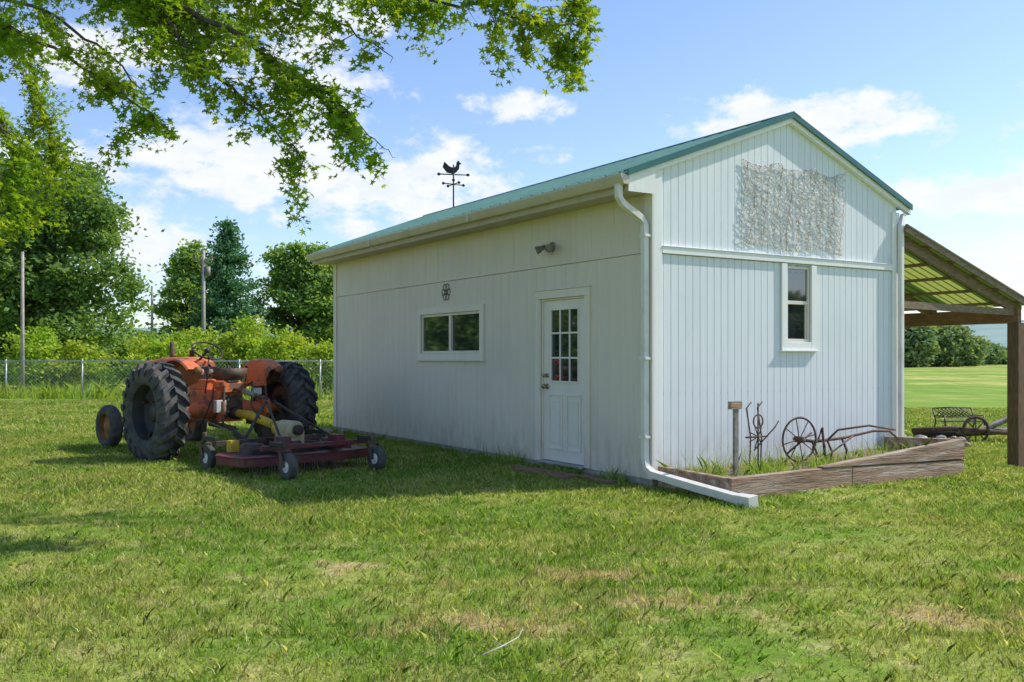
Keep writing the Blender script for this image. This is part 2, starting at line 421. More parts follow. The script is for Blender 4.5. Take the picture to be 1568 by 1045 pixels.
t.box(-.028,-.001,3.37,3.47,1.29,2.04,'strim');t.box(-.028,-.001,5.22,5.32,1.29,2.04,'strim')
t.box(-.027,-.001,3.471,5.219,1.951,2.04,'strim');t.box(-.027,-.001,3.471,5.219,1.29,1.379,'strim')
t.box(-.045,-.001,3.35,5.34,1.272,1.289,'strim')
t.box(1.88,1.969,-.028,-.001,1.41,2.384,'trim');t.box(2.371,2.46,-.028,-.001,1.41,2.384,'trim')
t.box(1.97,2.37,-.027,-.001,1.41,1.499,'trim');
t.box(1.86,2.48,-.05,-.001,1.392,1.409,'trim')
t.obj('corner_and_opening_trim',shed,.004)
w=MB(); y0,y1,z0,z1=3.471,5.219,1.381,1.949
for a,b,c,d in ((y0,y1,z0,z0+.035),(y0,y1,z1-.035,z1)): w.box(.0,.06,a,b,c,d,'sash')
for a,b in ((y0,y0+.035),(y1-.035,y1),(4.31,4.37)): w.box(.001,.059,a,b,z0+.036,z1-.036,'sash')
w.box(.018,.05,4.37,4.40,z0+.036,z1-.036,'sash')
w.box(.035,.04,y0+.036,4.309,z0+.036,z1-.036,'glass'); w.box(.022,.027,4.371,y1-.036,z0+.036,z1-.036,'glass')
w.box(.3,.31,y0-.2,y1+.2,z0-.2,z1+.2,'dark')
w.obj('sliding_window',shed,.003)
w=MB(); x0,x1,z0,z1=1.971,2.369,1.501,2.384
w.box(x0,x1,-.0,.06,z0,z0+.035,'sash');w.box(x0,x1,0,.06,z1-.05,z1,'sash')
for a,b in((x0,x0+.035),(x1-.035,x1)): w.box(a,b,.001,.059,z0+.036,z1-.051,'sash')
w.box(x0+.036,x1-.036,.004,.045,1.93,1.97,'sash')
w.box(x0+.036,x0+.055,.02,.05,z0+.036,1.929,'sash');w.box(x1-.055,x1-.036,.02,.05,z0+.036,1.929,'sash')
w.box(x0+.036,x1-.036,.03,.035,z0+.036,1.929,'glass'); w.box(x0+.036,x1-.036,.018,.023,1.971,z1-.051,'glass')
w.box(x0-.2,x1+.2,.3,.31,z0-.2,z1+.2,'dark')
w.obj('double_hung_window',shed,.003)
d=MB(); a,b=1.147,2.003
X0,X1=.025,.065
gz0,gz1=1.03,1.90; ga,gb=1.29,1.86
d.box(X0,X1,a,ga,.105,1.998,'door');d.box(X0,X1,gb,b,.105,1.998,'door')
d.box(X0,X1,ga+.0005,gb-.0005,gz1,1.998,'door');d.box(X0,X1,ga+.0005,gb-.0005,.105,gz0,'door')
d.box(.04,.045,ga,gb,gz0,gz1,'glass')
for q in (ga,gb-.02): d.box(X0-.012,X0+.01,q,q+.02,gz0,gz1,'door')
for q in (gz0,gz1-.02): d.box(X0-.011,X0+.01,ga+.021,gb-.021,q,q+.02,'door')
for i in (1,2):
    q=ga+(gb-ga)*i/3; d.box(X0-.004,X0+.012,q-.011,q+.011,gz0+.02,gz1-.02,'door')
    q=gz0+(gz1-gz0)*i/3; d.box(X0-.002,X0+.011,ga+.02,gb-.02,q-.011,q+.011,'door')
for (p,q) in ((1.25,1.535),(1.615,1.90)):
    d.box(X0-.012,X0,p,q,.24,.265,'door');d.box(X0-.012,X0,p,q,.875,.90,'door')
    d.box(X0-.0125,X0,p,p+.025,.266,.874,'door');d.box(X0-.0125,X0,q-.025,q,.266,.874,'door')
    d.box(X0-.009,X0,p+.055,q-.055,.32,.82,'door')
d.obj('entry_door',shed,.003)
k=MB()
for z,r in((.98,.03),(1.11,.024)):
    k.lathe([(0,-.07),(r*.8,-.068),(r,-.055),(r*.9,-.035),(r*.45,-.028),(r*.45,-.01),(r*1.15,-.008),(r*1.15,.0)],(X0,1.93,z),(1,0,0),'brass',16)
k.obj('door_knobs',shed)
r=MB(); Y0,Y1=-.07,L+.25; EL,ER=-.38,4.16
zl,zr,zt=roofz(EL),roofz(ER),roofz(RU)
th=.022
r.hexa([(EL,Y0,zl-th),(RU,Y0,zt-th),(RU,Y1,zt-th),(EL,Y1,zl-th),(EL,Y0,zl),(RU,Y0,zt),(RU,Y1,zt),(EL,Y1,zl)],'roofgreen')
r.hexa([(RU,Y0,zt-th),(ER,Y0,zr-th),(ER,Y1,zr-th),(RU,Y1,zt-th),(RU,Y0,zt),(ER,Y0,zr),(ER,Y1,zr),(RU,Y1,zt)],'roofgreen')
y=Y0+.12
while y<Y1:
    r.bar((EL-.005,y,zl+.006),(RU,y,zt+.006),.03,.018,'roofgreen'); r.bar((RU,y,zt+.006),(ER,y,zr+.006),.03,.018,'roofgreen'); y+=.23
for s,e in((-1,.375),(1,.40)):
    r.hexa([(RU,Y0-.02,zt+.012),(RU+s*.12,Y0-.02,zt+.012-e*.12),(RU+s*.12,Y1,zt+.012-e*.12),(RU,Y1,zt+.012),(RU,Y0-.02,zt+.026),(RU+s*.12,Y0-.02,zt+.026-e*.12),(RU+s*.12,Y1,zt+.026-e*.12),(RU,Y1,zt+.026)],'trimgreen')
def rake(y0,y1,dz0,dz1,k,ex=0):
    for (ua,ub) in ((EL-ex,RU),(RU,ER+ex)):
        za,zb_=roofz(ua),roofz(ub)
        r.hexa([(ua,y0,za+dz0),(ub,y0,zb_+dz0),(ub,y1,zb_+dz0),(ua,y1,za+dz0),(ua,y0,za+dz1),(ub,y0,zb_+dz1),(ub,y1,zb_+dz1),(ua,y1,za+dz1)],k)
rake(Y0-.018,Y0-.001,-.045,.022,'trimgreen'); rake(Y0-.001,Y0+.06,.0005,.018,'trimgreen')
rake(Y0+.012,-.003,-.10,-.03,'trim')
r.obj('metal_roof',shed)
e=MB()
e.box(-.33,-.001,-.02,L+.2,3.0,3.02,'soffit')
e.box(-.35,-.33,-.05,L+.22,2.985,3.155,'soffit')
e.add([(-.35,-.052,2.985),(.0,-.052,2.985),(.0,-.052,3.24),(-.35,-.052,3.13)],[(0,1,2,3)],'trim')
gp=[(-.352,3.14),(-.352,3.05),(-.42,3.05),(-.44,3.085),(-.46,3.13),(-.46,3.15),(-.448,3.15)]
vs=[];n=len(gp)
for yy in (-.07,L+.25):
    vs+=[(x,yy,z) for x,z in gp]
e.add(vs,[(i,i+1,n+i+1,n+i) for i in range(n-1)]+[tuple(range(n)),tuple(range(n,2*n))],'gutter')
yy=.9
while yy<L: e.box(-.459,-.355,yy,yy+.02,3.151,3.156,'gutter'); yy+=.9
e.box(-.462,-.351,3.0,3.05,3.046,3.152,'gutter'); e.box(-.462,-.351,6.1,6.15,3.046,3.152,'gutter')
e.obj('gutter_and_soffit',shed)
ds=MB(); ph=math.pi/4; rr=.044
ds.tube([(-.41,.03,3.06),(-.41,.03,2.93),(-.36,.03,2.87),(-.12,.03,2.74),(-.075,.03,2.68),(-.07,.03,2.0),(-.07,.03,.30),(-.07,-.0,.20),(-.07,-.10,.15),(-.09,-.7,.10),(-.12,-1.35,.055)],[rr]*8+[.05,.055,.055],'spout',4,ph,False,ref=(1,.0,.15))
ds.tube([(-.12,-1.30,.06),(-.125,-1.5,.05)],[.062,.08],'spout',4,ph,False,ref=(1,0,.15))
for z in (2.55,1.3,.5): ds.box(-.108,-.029,-.02,.08,z,z+.03,'spout')
ds.tube([(W+.1,-.03,3.1),(W+.0,-.07,2.95),(W-.0,-.07,2.85),(W-.0,-.07,.3)],.038,'spout',4,ph,False,ref=(1,0,.1))
ds.obj('downspouts',shed,.004)
fl=MB(); c=(-.0,1.78,2.63)
fl.lathe([(0,-.03),(.05,-.03),(.06,-.0)],c,(1,0,0),'grey',16)
for s in(-1,1):
    fl.tube([(-.03,1.78,2.63),(-.08,1.78+s*.06,2.63)],.012,'grey',8)
    fl.lathe([(0,-.0),(.025,.0),(.03,.05),(.05,.11),(.05,.12),(0,.115)],(-.07,1.78+s*.05,2.635),(-.6,s*.6,-.35),'grey',14)
fl.ball((-.06,1.78,2.56),.03,'white')
fl.obj('floodlight',shed)
fl=MB()
for i in range(6):
    a=i*math.pi/3; fl.ring((-.012,4.43+.08*math.cos(a),2.25+.08*math.sin(a)),(1,0,0),.045,.005,'black',16,4)
fl.ring((-.014,4.43,2.25),(1,0,0),.03,.006,'black',16,4); fl.obj('wall_ornament',shed)
nb=MB(); U0,U1=1.25,2.95; nu,nv=34,20
def npt(i,j):
    s=i/nu; q=j/nv
    sag=.06*math.sin(math.pi*((s*3)%1))
    top=3.50-sag*(1-q); bot=2.56+.03*math.sin(s*11)
    z=top+(bot-top)*q
    return Vector((U0+(U1-U0)*s+.035*math.sin(q*5+i*1.7)+random.uniform(-.02,.02),-.014-random.uniform(0,.012),z+random.uniform(-.02,.02)))
G=[[npt(i,j) for j in range(nv+1)] for i in range(nu+1)]
for i in range(nu+1):
    for j in range(nv):
        if i<nu and random.random()<.95: nb.tube([G[i][j],(G[i][j]+G[i+1][j+1])/2+Vector((random.uniform(-.015,.015),0,random.uniform(-.02,.01))),G[i+1][j+1]],.0026,'net',3)
        if i>0 and random.random()<.95: nb.tube([G[i][j],(G[i][j]+G[i-1][j+1])/2+Vector((random.uniform(-.015,.015),0,random.uniform(-.02,.01))),G[i-1][j+1]],.0026,'net',3)
for i in range(nu):
    nb.tube([G[i][0],G[i+1][0]],.004,'net',4); nb.tube([G[i][nv],G[i+1][nv]],.003,'net',4)
nb.obj('fishing_net',shed)
wv=MB(); vz=zt+.02; vy=7.9
wv.tube([(RU,vy,vz),(RU,vy,vz+.78)],.014,'black',8)
for q in((1,0),(0,1)): wv.tube([(RU-q[0]*.2,vy-q[1]*.2,vz+.42),(RU+q[0]*.2,vy+q[1]*.2,vz+.42)],.01,'black',6)
for q in((1,0),(0,1),(-1,0),(0,-1)): wv.ball((RU+q[0]*.21,vy+q[1]*.21,vz+.42),.028,'black')
wv.ball((RU,vy,vz+.5),.03,'black')
wv.tube([(RU-.25,vy+.1,vz+.6),(RU+.27,vy-.1,vz+.6)],.011,'black',6)
ro=[(-.12,.0),(-.2,.1),(-.17,.2),(-.08,.12),(.0,.09),(.05,.13),(.06,.2),(.09,.23),(.12,.19),(.15,.17),(.11,.15),(.1,.07),(.05,.01),(0,-.02)]
n=len(ro); vs=[(RU+x*.92,vy-x*.38+s,vz+.63+z) for s in(-.006,.006) for x,z in ro]
wv.add(vs,[tuple(range(n)),tuple(range(n,2*n))]+[(i,(i+1)%n,n+(i+1)%n,n+i) for i in range(n)],'black')
for s in(-.25,.25): wv.ball((RU+s,vy-s*.4,vz+.6),.035,'black',(1,1,.8))
wv.obj('weather_vane',shed)

# lean-to
lt=MB(); a,b=W+.02,6.72; za,zb_=2.92,2.06
def lz(u): return za+(zb_-za)*(u-a)/(b-a)
VL=5.2
for v in (0.0,1.3,2.6,3.9,VL):
    lt.bar((a,v+.02,lz(a)-.09),(b,v+.02,lz(b)-.09),.05,.14,'rafter')
for i in range(6):
    u=a+.1+(b-a-.2)*i/5; lt.bar((u,-.1,lz(u)-.0),(u,VL+.1,lz(u)-.0),.12,.035,'rafter')
v=-.15;i=0
while v<VL+.1:
    k='panelclear' if i%3==1 else 'panelgreen'
    lt.add([(a,v,lz(a)+.03),(b+.12,v,lz(b+.12)+.03),(b+.12,v+.6,lz(b+.12)+.03),(a,v+.6,lz(a)+.03)],[(0,1,2,3)],k)
    for q in range(4): lt.bar((a,v+.1+q*.14,lz(a)+.038),(b+.12,v+.1+q*.14,lz(b+.12)+.038),.02,.015,k)
    v+=.6;i+=1
lt.bar((a,-.12,lz(a)+.005),(b+.12,-.12,lz(b+.12)+.005),.03,.10,'rafter')
lt.bar((b-.12,-.05,1.90),(b-.12,VL+.1,1.90),.09,.2,'beam')
lt.bar((a,VL-.1,1.86),(b,VL-.1,1.86),.05,.2,'beam')
lt.bar((a,.02,1.99),(b,.02,1.95),.04,.09,'rafter')
for v in(.0,2.6,VL): lt.box(b-.2,b-.04,v-.08,v+.08,-.4,1.80,'post')
lt.obj('lean_to_roof',shed)

bk=MB()
for i in range(9):
    v=.45+i*.2+random.uniform(-.02,.02); 
    bk.obox((-.19+random.uniform(-.03,.03)-(.10 if .9<v<2.2 else 0),v,.016),(.1,.19,.055),Matrix.Rotation(random.uniform(-.15,.15),3,'Z'),'brick')
for i in range(5): bk.obox((-.42+random.uniform(-.02,.02),1.0+i*.21,.014),(.1,.19,.055),Matrix.Rotation(random.uniform(-.1,.1),3,'Z'),'brick')
bk.obj('brick_edging',None,.006,(CX,CY,0),TH)
def w2(u,v): return CX+u*GX+v*AX, CY+u*GY+v*AY
wp=[]
for i in range(150):
    v=random.uniform(.1,8.6); x,y=w2(random.uniform(-.22,-.02),v); wp.append((x,y,0,random.choice((.3,.4,.6,.4,.7))))
for v in (.35,.5,2.35,2.5,2.8,3.1,2.42): 
    x,y=w2(-.14,v); wp.append((x,y,0,1.4))
tufts('wall_weeds',wp,.14,20,.012,M['weed'],None,.05)

# ------------------------------------------------------------ planter
pb=MB()
def plank(p0,p1,zb0,zt0,zb1,zt1,th,k='wood'):
    p0=Vector(p0);p1=Vector(p1);d=(p1-p0).normalized();n=Vector((-d.y,d.x))*th
    q=[]
    for (b0,b1) in((zb0,zb1),(zt0,zt1)):
        q+=[(p0.x,p0.y,b0),(p1.x,p1.y,b1),(p1.x+n.x,p1.y+n.y,b1),(p0.x+n.x,p0.y+n.y,b0)]
    pb.hexa(q,k)
xr=3.72
plank((0.02,-1.09),(1.75,-1.07),-.15,.205,-.15,.22,.09)
plank((1.757,-1.07),(xr,-1.05),-.3,.20,-.35,.16,.09)
plank((1.3,-1.083),(xr-.005,-1.058),.222,.235,.172,.40,.085)
plank((.03,-.99),(.03,-.05),-.1,.20,-.1,.22,-.08)
plank((xr,-1.05),(xr,-.05),-.35,.165,-.3,.17,.09)
plank((xr+.004,-1.045),(xr+.004,-.05),.168,.395,.173,.36,.085)
pb.obj('timber_planter',None,.008,(CX,CY,0),TH)
so=MB(); nxs,nys=40,12; vs=[];fs=[]
for j in range(nys+1):
    for i in range(nxs+1):
        vs.append((.1+i/nxs*(xr-.15),-1.0+j/nys*.99,.10+.07*(i/nxs)+.05*(j/nys)+random.uniform(-.012,.015)))
for j in range(nys):
    for i in range(nxs): fs.append((j*(nxs+1)+i,j*(nxs+1)+i+1,(j+1)*(nxs+1)+i+1,(j+1)*(nxs+1)+i))
so.add(vs,fs,'soil',True); so.obj('planter_soil',None,0,(CX,CY,0),TH)
wp=[]
for i in range(260):
    u=random.uniform(.12,3.6); v=random.uniform(-.98,-.05); 
    if u>1.8 and random.random()<.45: continue
    x,y=w2(u,v); wp.append((x,y,.12+.08*u/4,random.choice((.4,.5,.6,.8,1.0,1.5))))
tufts('planter_weeds',wp,.16,10,.008,M['weed'],None,.06)

an=MB(); c=(1.71,-.42,.44)
an.ring(c,(.1,1,0),.235,.012,'rust',36,6); an.lathe([(.0,-.06),(.035,-.06),(.035,.06),(0,.06)],c,(.1,1,0),'rust',12)
for i in range(8):
    a=i*math.pi/4+.2; an.tube([c,(c[0]+.23*math.cos(a),c[1]-.02*math.cos(a),c[2]+.23*math.sin(a))],.006,'rust',5)
an.tube([(1.71,-.36,.44),(2.0,-.38,.40),(2.5,-.38,.42),(2.95,-.42,.48),(3.2,-.45,.47),(3.32,-.45,.40)],[.018,.018,.016,.014,.013,.012],'rust',8)
an.tube([(2.2,-.38,.40),(2.3,-.45,.52),(2.7,-.55,.56),(3.1,-.6,.50)],.012,'rust',7)
an.tube([(2.05,-.38,.40),(2.1,-.4,.55),(2.13,-.42,.18)],.015,'rust',7)
for q in (1.95,2.2,2.45): an.tube([(q,-.38,.42),(q+.06,-.4,.28),(q-.03,-.45,.14)],.013,'rust',6)
an.ring((2.0,-.44,.33),(.1,1,0),.09,.01,'rust',20,5)
an.tube([(1.55,-.4,.30),(1.95,-.38,.50)],.012,'rust',6); an.tube([(1.85,-.5,.15),(2.6,-.42,.44)],.011,'rust',6)
an.obj('antique_wheel_plow',None,0,(CX,CY,0),TH)
an=MB()
an.box(.66,.72,-.50,-.47,.08,.80,'grey'); an.box(.60,.76,-.51,-.46,.80,.88,'wood')
an.obj('iron_stake',None,.004,(CX,CY,0),TH)
an=MB()
for q in (.0,.16):
    an.tube([(.92+q,-.45,.1),(.95+q,-.44,.5),(.90+q,-.43,.80),(.97+q,-.43,.86)],.008,'rust',6)
an.ring((1.06,-.44,.66),(0,1,0),.07,.008,'rust',18,5)
for i in range(7):
    a=i*.9; an.tube([(1.06,-.44,.5),(1.06+.12*math.cos(a),-.44+.02,.5+.12*math.sin(a))],.006,'rust',5)
an.tube([(.88,-.44,.5),(1.2,-.44,.5)],.009,'rust',6); an.tube([(1.06,-.44,.1),(1.06,-.44,.85)],.009,'rust',6)
an.tube([(1.0,-.44,.36),(1.25,-.5,.60),(1.3,-.5,.66)],.008,'rust',6)
an.obj('antique_hand_cultivator',None,0,(CX,CY,0),TH)

# ------------------------------------------------------------ tractor
FA=math.atan2(.69,-.72)
tr=empty('farm_tractor',(-3.95,12.88,0),FA)
def bigwheel(yc,side):
    w=MB(); hw=.18
    prof=[(.36,-hw*.75),(.40,-hw*.95),(.50,-hw*1.05),(.565,-hw*.95),(.585,-hw*.6),(.59,0),(.585,hw*.6),(.565,hw*.95),(.50,hw*1.05),(.40,hw*.95),(.36,hw*.75)]
    w.lathe(prof,(0,yc,.62),(0,1,0),'rubber',48)
    n=19
    def pt(r,a,y): return Vector((r*math.cos(a),yc+y,.62+r*math.sin(a)))
    for i in range(n):
        for s in(-1,1):
            a0=2*math.pi*(i+(.5 if s>0 else 0))/n
            st=[(-.02,0,.645,.58),(.5,.11,.645,.58),(.90,.23,.635,.55),(1.14,.28,.545,.47)]
            da=.055; vs=[]
            for (yy,sl,ro_,ri) in st:
                for (r_,d_) in((ri,-da*1.3),(ro_,-da),(ro_,da),(ri,da*1.3)): vs.append(pt(r_,a0+sl+d_,s*yy*hw))
            fs=[(0,3,2,1),(12,13,14,15)]
            for q in range(3):
                for e_ in range(4): fs.append((q*4+e_,q*4+(e_+1)%4,(q+1)*4+(e_+1)%4,(q+1)*4+e_))
            w.add(vs,fs,'rubber')
    o=side
    w.lathe([(.375,-.14),(.36,-.10),(.35,0),(.36,.10),(.375,.14)],(0,yc,.62),(0,1,0),'rim',40)
    w.lathe([(.355,-.02*o),(.30,-.05*o),(.20,-.08*o),(.14,-.06*o),(.12,.0*o),(.09,.03*o),(0,.035*o)],(0,yc,.62),(0,1,0),'rim',32)
    for i in range(8):
        a=i*math.pi/4; p=pt(.17,a,-.05*o); w.tube([p+Vector((0,-.045,0)),p+Vector((0,.045,0))],.014,'grime',6)
    for i in range(4):
        a=i*math.pi/2+.4; p=pt(.32,a,.0*o); w.obox(p,(.07,.05,.04),Matrix.Rotation(-a,3,'Y'),'grime')
    return w
bigwheel(.96,1).obj('rear_wheel_left',tr); bigwheel(-.96,-1).obj('rear_wheel_right',tr)
def frontwheel(yc,s):
    w=MB(); x=2.08
    w.lathe([(.19,-.07),(.22,-.085),(.27,-.09),(.305,-.06),(.318,-.03),(.312,-.015),(.32,0),(.312,.015),(.318,.03),(.305,.06),(.27,.09),(.22,.085),(.19,.07)],(x,yc,.31),(0,1,0),'rubber',36)
    w.lathe([(.195,-.07),(.185,0),(.195,.07)],(x,yc,.31),(0,1,0),'hub',30)
    w.lathe([(.19,.01*s),(.12,-.0),(.09,.03*s),(.05,.06*s),(0,.065*s)],(x,yc,.31),(0,1,0),'hub',24)
    return w
frontwheel(.66,1).obj('front_wheel_left',tr); frontwheel(-.66,-1).obj('front_wheel_right',tr)
b=MB()
b.tube([(0,-.9,.62),(0,-.55,.62),(0,-.3,.62),(0,.3,.62),(0,.55,.62),(0,.9,.62)],[.06,.08,.13,.13,.08,.06],'orange',14)
for s in(-1,1):
    b.lathe([(0,-.06),(.15,-.06),(.17,-.03),(.17,.03),(.15,.06),(0,.06)],(0,s*.62,.62),(0,1,0),'orange',20)
b.box(-.22,.65,-.18,.18,.46,.88,'orange'); b.box(-.30,-.221,-.13,.13,.52,.82,'grime')
b.box(.65,1.65,-.17,.17,.48,.94,'grime'); b.box(.8,1.5,-.21,.21,.72,1.0,'orange')
b.box(.2,.65,-.14,.14,.881,1.02,'orange')
for (x,y,z) in ((-.305,.09,.6),(-.305,-.09,.6),(-.305,.09,.76),(-.305,-.09,.76)): b.tube([(x,y,z),(x-.02,y,z)],.018,'grey',6)
b.lathe([(0,-.02),(.045,-.02),(.05,.06),(.03,.1),(.02,.18),(0,.18)],(-.26,0,.56),(-1,0,0),'grime',14)
b.obj('transmission_and_engine',tr,.02)
h=MB()
def loft(mb,secs,k):
    n=len(secs[0]); vs=[p for s_ in secs for p in s_]; fs=[]
    for i in range(len(secs)-1):
        for j in range(n-1): fs.append((i*n+j,i*n+j+1,(i+1)*n+j+1,(i+1)*n+j))
    fs.append(tuple(range(n))[::-1]); fs.append(tuple((len(secs)-1)*n+j for j in range(n)))
    mb.add(vs,fs,k,False)
def sec(x,w,z0,z1,r=.09):
    P=[(x,-w,z0)]
    for i in range(5): a=math.pi-i*math.pi/8; P.append((x,-w+r+r*math.cos(a),z1-r+r*math.sin(a)))
    for i in range(5): a=math.pi/2-i*math.pi/8; P.append((x,w-r+r*math.cos(a),z1-r+r*math.sin(a)))
    P.append((x,w,z0)); return P
loft(h,[sec(.55,.20,1.0,1.27),sec(.75,.24,.98,1.33),sec(1.4,.23,.98,1.32),sec(1.98,.20,.96,1.27),sec(2.06,.17,.96,1.22)],'orange')
loft(h,[sec(1.72,.2,.52,.97,.03),sec(2.07,.19,.52,.965,.03)],'orange')
for i in range(6): h.box(2.071,2.08,-.15,.15,.58+i*.06,.60+i*.06,'black')
h.box(.46,.56,-.17,.17,1.02,1.20,'black')
h.tube([(.455,.07,1.12),(.44,.07,1.12)],.04,'white',12); h.tube([(.455,-.07,1.12),(.44,-.07,1.12)],.04,'grey',12)
h.obj('hood_and_grille',tr,.01)
f=MB()
for s in(-1,1):
    N=12; A0,A1=R(58),R(126)
    vs=[];fs=[]
    for i in range(N+1):
        a=A0+(A1-A0)*i/N
        for (r_,yy) in((.65,.50),(.675,.52),(.685,.56),(.685,.70),(.665,.72),(.665,.70),(.67,.55),(.64,.51)):
            vs.append((r_*math.cos(a),s*yy,.62+r_*math.sin(a)))
    for i in range(N):
        for j in range(8): fs.append((i*8+j,i*8+(j+1)%8,(i+1)*8+(j+1)%8,(i+1)*8+j))
    f.add(vs,fs,'orange',False)
    vs=[];
    for yy in (.495,.508):
        vs+=[(.66*math.cos(A0+(A1-A0)*i/N),s*yy,.62+.66*math.sin(A0+(A1-A0)*i/N)) for i in range(N+1)]
        vs+=[(-.26,s*yy,1.0),(.0,s*yy,.94),(.24,s*yy,.98)]
    n=N+4
    f.add(vs,[tuple(range(n)),tuple(range(n,2*n))]+[(i,(i+1)%n,n+(i+1)%n,n+i) for i in range(n)],'orange')
    f.bar((0,s*.5,.97),(0,s*.5,.70),.05,.02,'grime',(1,0,0))
    f.tube([(-.42,s*.60,1.16),(-.48,s*.60,1.16)],.045,'hub',12); f.tube([(-.40,s*.60,1.16),(-.36,s*.60,1.12)],.012,'grime',6)
f.obj('fenders',tr)
s_=MB()
s_.tube([(-.05,0,.88),(-.15,0,1.02)],.035,'grime',8)
vs=[];fs=[];n=16
for i,(rr_,zz) in enumerate(((.04,1.02),(.14,1.03),(.19,1.06),(.21,1.12),(.22,1.12),(.20,1.05),(.14,1.015))):
    for j in range(n):
        a=2*math.pi*j/n
        vs.append((-.16+rr_*math.cos(a),rr_*1.1*math.sin(a),1.02+(zz-1.02)*(1.6 if math.cos(a)<-.3 and rr_>.18 else 1)))
for i in range(6):
    for j in range(n): fs.append((i*n+j,i*n+(j+1)%n,(i+1)*n+(j+1)%n,(i+1)*n+j))
s_.add(vs,fs,'grime',True)
s_.tube([(.75,0,1.22),(.42,0,1.42)],.018,'grime',8)
ax=Vector((-.35,0,.5)).normalized()
s_.ring((.42,0,1.42),ax,.21,.013,'black',30,6); s_.lathe([(0,-.02),(.04,-.02),(.03,.02),(0,.03)],(.42,0,1.42),ax,'black',12)
u=ax.orthogonal().normalized(); wv_=ax.cross(u)
for i in range(3):
    a=i*2*math.pi/3+.5; s_.tube([(.42,0,1.42),Vector((.42,0,1.42))+(u*math.cos(a)+wv_*math.sin(a))*.21],.008,'black',6)
s_.tube([(1.3,.08,1.3),(1.3,.08,1.36),(1.3,.08,1.55)],[.03,.04,.028],'rust',10)
s_.tube([(1.05,-.1,1.3),(1.05,-.1,1.42),(1.05,-.1,1.43)],[.035,.035,.05],'black',10)
for (x,y,dx,z) in((.25,.12,-.1,1.32),(.2,-.14,-.12,1.25),(-.1,-.28,-.05,1.2),(-.08,.3,-.12,1.22)):
    s_.tube([(x,y,.85),(x+dx,y,z)],.009,'grime',6); s_.ball((x+dx,y,z),.022,'black')
s_.box(.1,.62,.22,.42,.60,.62,'grime'); s_.box(.1,.62,-.42,-.22,.60,.62,'grime')
s_.obj('seat_and_controls',tr)
hi=MB()
for s in(-1,1):
    hi.bar((-.15,s*.28,.45),(-1.0,s*.38,.42),.03,.07,'grime')
    hi.bar((-.20,s*.20,.95),(-.60,s*.30,.98),.035,.06,'orange')
    hi.tube([(-.58,s*.30,.97),(-.62,s*.34,.45)],.016,'grime',8)
    hi.tube([(-.59,s*.32,.75),(-.61,s*.33,.58)],.03,'orange',8)
    hi.tube([(-.1,s*.40,.52),(-.9,s*.42,.40)],.01,'grey',6)
hi.tube([(-.20,-.23,.95),(-.20,.23,.95)],.045,'orange',10); hi.box(-.32,-.06,-.14,.14,.86,.98,'orange')
hi.tube([(-.32,0,.90),(-1.05,0,.80)],.02,'grime',8); hi.tube([(-.55,0,.87),(-.85,0,.83)],.034,'grey',8)
hi.tube([(-.36,0,.58),(-.75,0,.56),(-1.25,0,.47)],[.055,.06,.055],'yellow',12)
hi.tube([(-.27,0,.58),(-.42,0,.58)],.085,'black',12)
hi.box(-.42,-.34,.18,.32,.60,.76,'white'); hi.box(-.40,-.34,-.36,-.24,.82,.91,'white')
hi.tube([(-.3,.3,.95),(-.5,.42,.8),(-.45,.5,.55),(-.3,.5,.4)],.012,'black',6)
hi.tube([(-.3,-.2,.95),(-.6,-.1,1.0),(-.9,.1,.7),(-1.2,.15,.55)],.011,'black',6)
hi.tube([(-.2,.1,.9),(-.35,.2,.7),(-.3,.3,.5),(-.2,.35,.6)],.011,'black',6)
hi.tube([(2.08,-.6,.33),(2.0,-.3,.42),(1.95,0,.48),(2.0,.3,.42),(2.08,.6,.33)],.045,'orange',10)
hi.box(1.75,2.1,-.13,.13,.40,.58,'grime')
hi.tube([(.7,.3,.75),(2.0,.5,.42)],.016,'grime',6)
hi.obj('hitch_and_axle',tr,.004)

# ------------------------------------------------------------ mower
mw=empty('finish_mower',(-2.65,11.25,0),FA)
m=MB(); 
def prism(mb,pts,z0,z1,k):
    n=len(pts); mb.add([(x,y,z0) for x,y in pts]+[(x,y,z1) for x,y in pts],[tuple(range(n))[::-1],tuple(range(n,2*n))]+[(i,(i+1)%n,n+(i+1)%n,n+i) for i in range(n)],k)
deck=[(-.42,-.86),(-.5,-.5),(-.5,.5),(-.42,.86),(.1,.90),(.36,.72),(.40,.3),(.48,.0),(.40,-.3),(.36,-.72),(.1,-.90)]
prism(m,deck,.11,.205,'redpaint'); prism(m,[(x*1.025,y*1.02) for x,y in deck],.2055,.22,'redpaint')
m.obj('deck',mw,.008)
m=MB()
prism(m,[(-.2,-.62),(-.28,0),(-.2,.62),(.0,.66),(.14,.3),(.14,-.3),(.0,-.66)],.221,.28,'black')
for y in(-.55,.55,0): m.lathe([(0,.12),(.10,.12),(.12,.09),(.13,.0)],(-.05,y,.22),(0,0,1),'grime',18)
m.tube([(.16,0,.47),(-.14,0,.47)],.105,'cream',18); m.box(-.13,.13,-.12,.12,.281,.46,'cream')
m.lathe([(0,0),(.07,0),(.085,.03),(.085,.1),(.05,.12)],(.17,0,.47),(1,0,0),'yellow',16)
m.lathe([(.0,0),(.06,.0),(.06,.06),(0,.06)],(-.15,0,.47),(-1,0,0),'black',14)
for s in(-1,1):
    m.bar((.42,s*.36,.28),(-.62,s*.42,.28),.05,.05,'redpaint')
    m.bar((.45,s*.36,.30),(.42,s*.06,.80),.012,.06,'black',(1,0,0))
    m.bar((.42,s*.05,.78),(-.45,s*.38,.34),.025,.025,'black')
    m.bar((.40,s*.36,.32),(.62,s*.38,.42),.03,.08,'black')
m.bar((-.55,-.72,.32),(-.55,.72,.32),.05,.05,'redpaint'); m.bar((.38,-.76,.32),(.38,.76,.32),.06,.06,'grime')
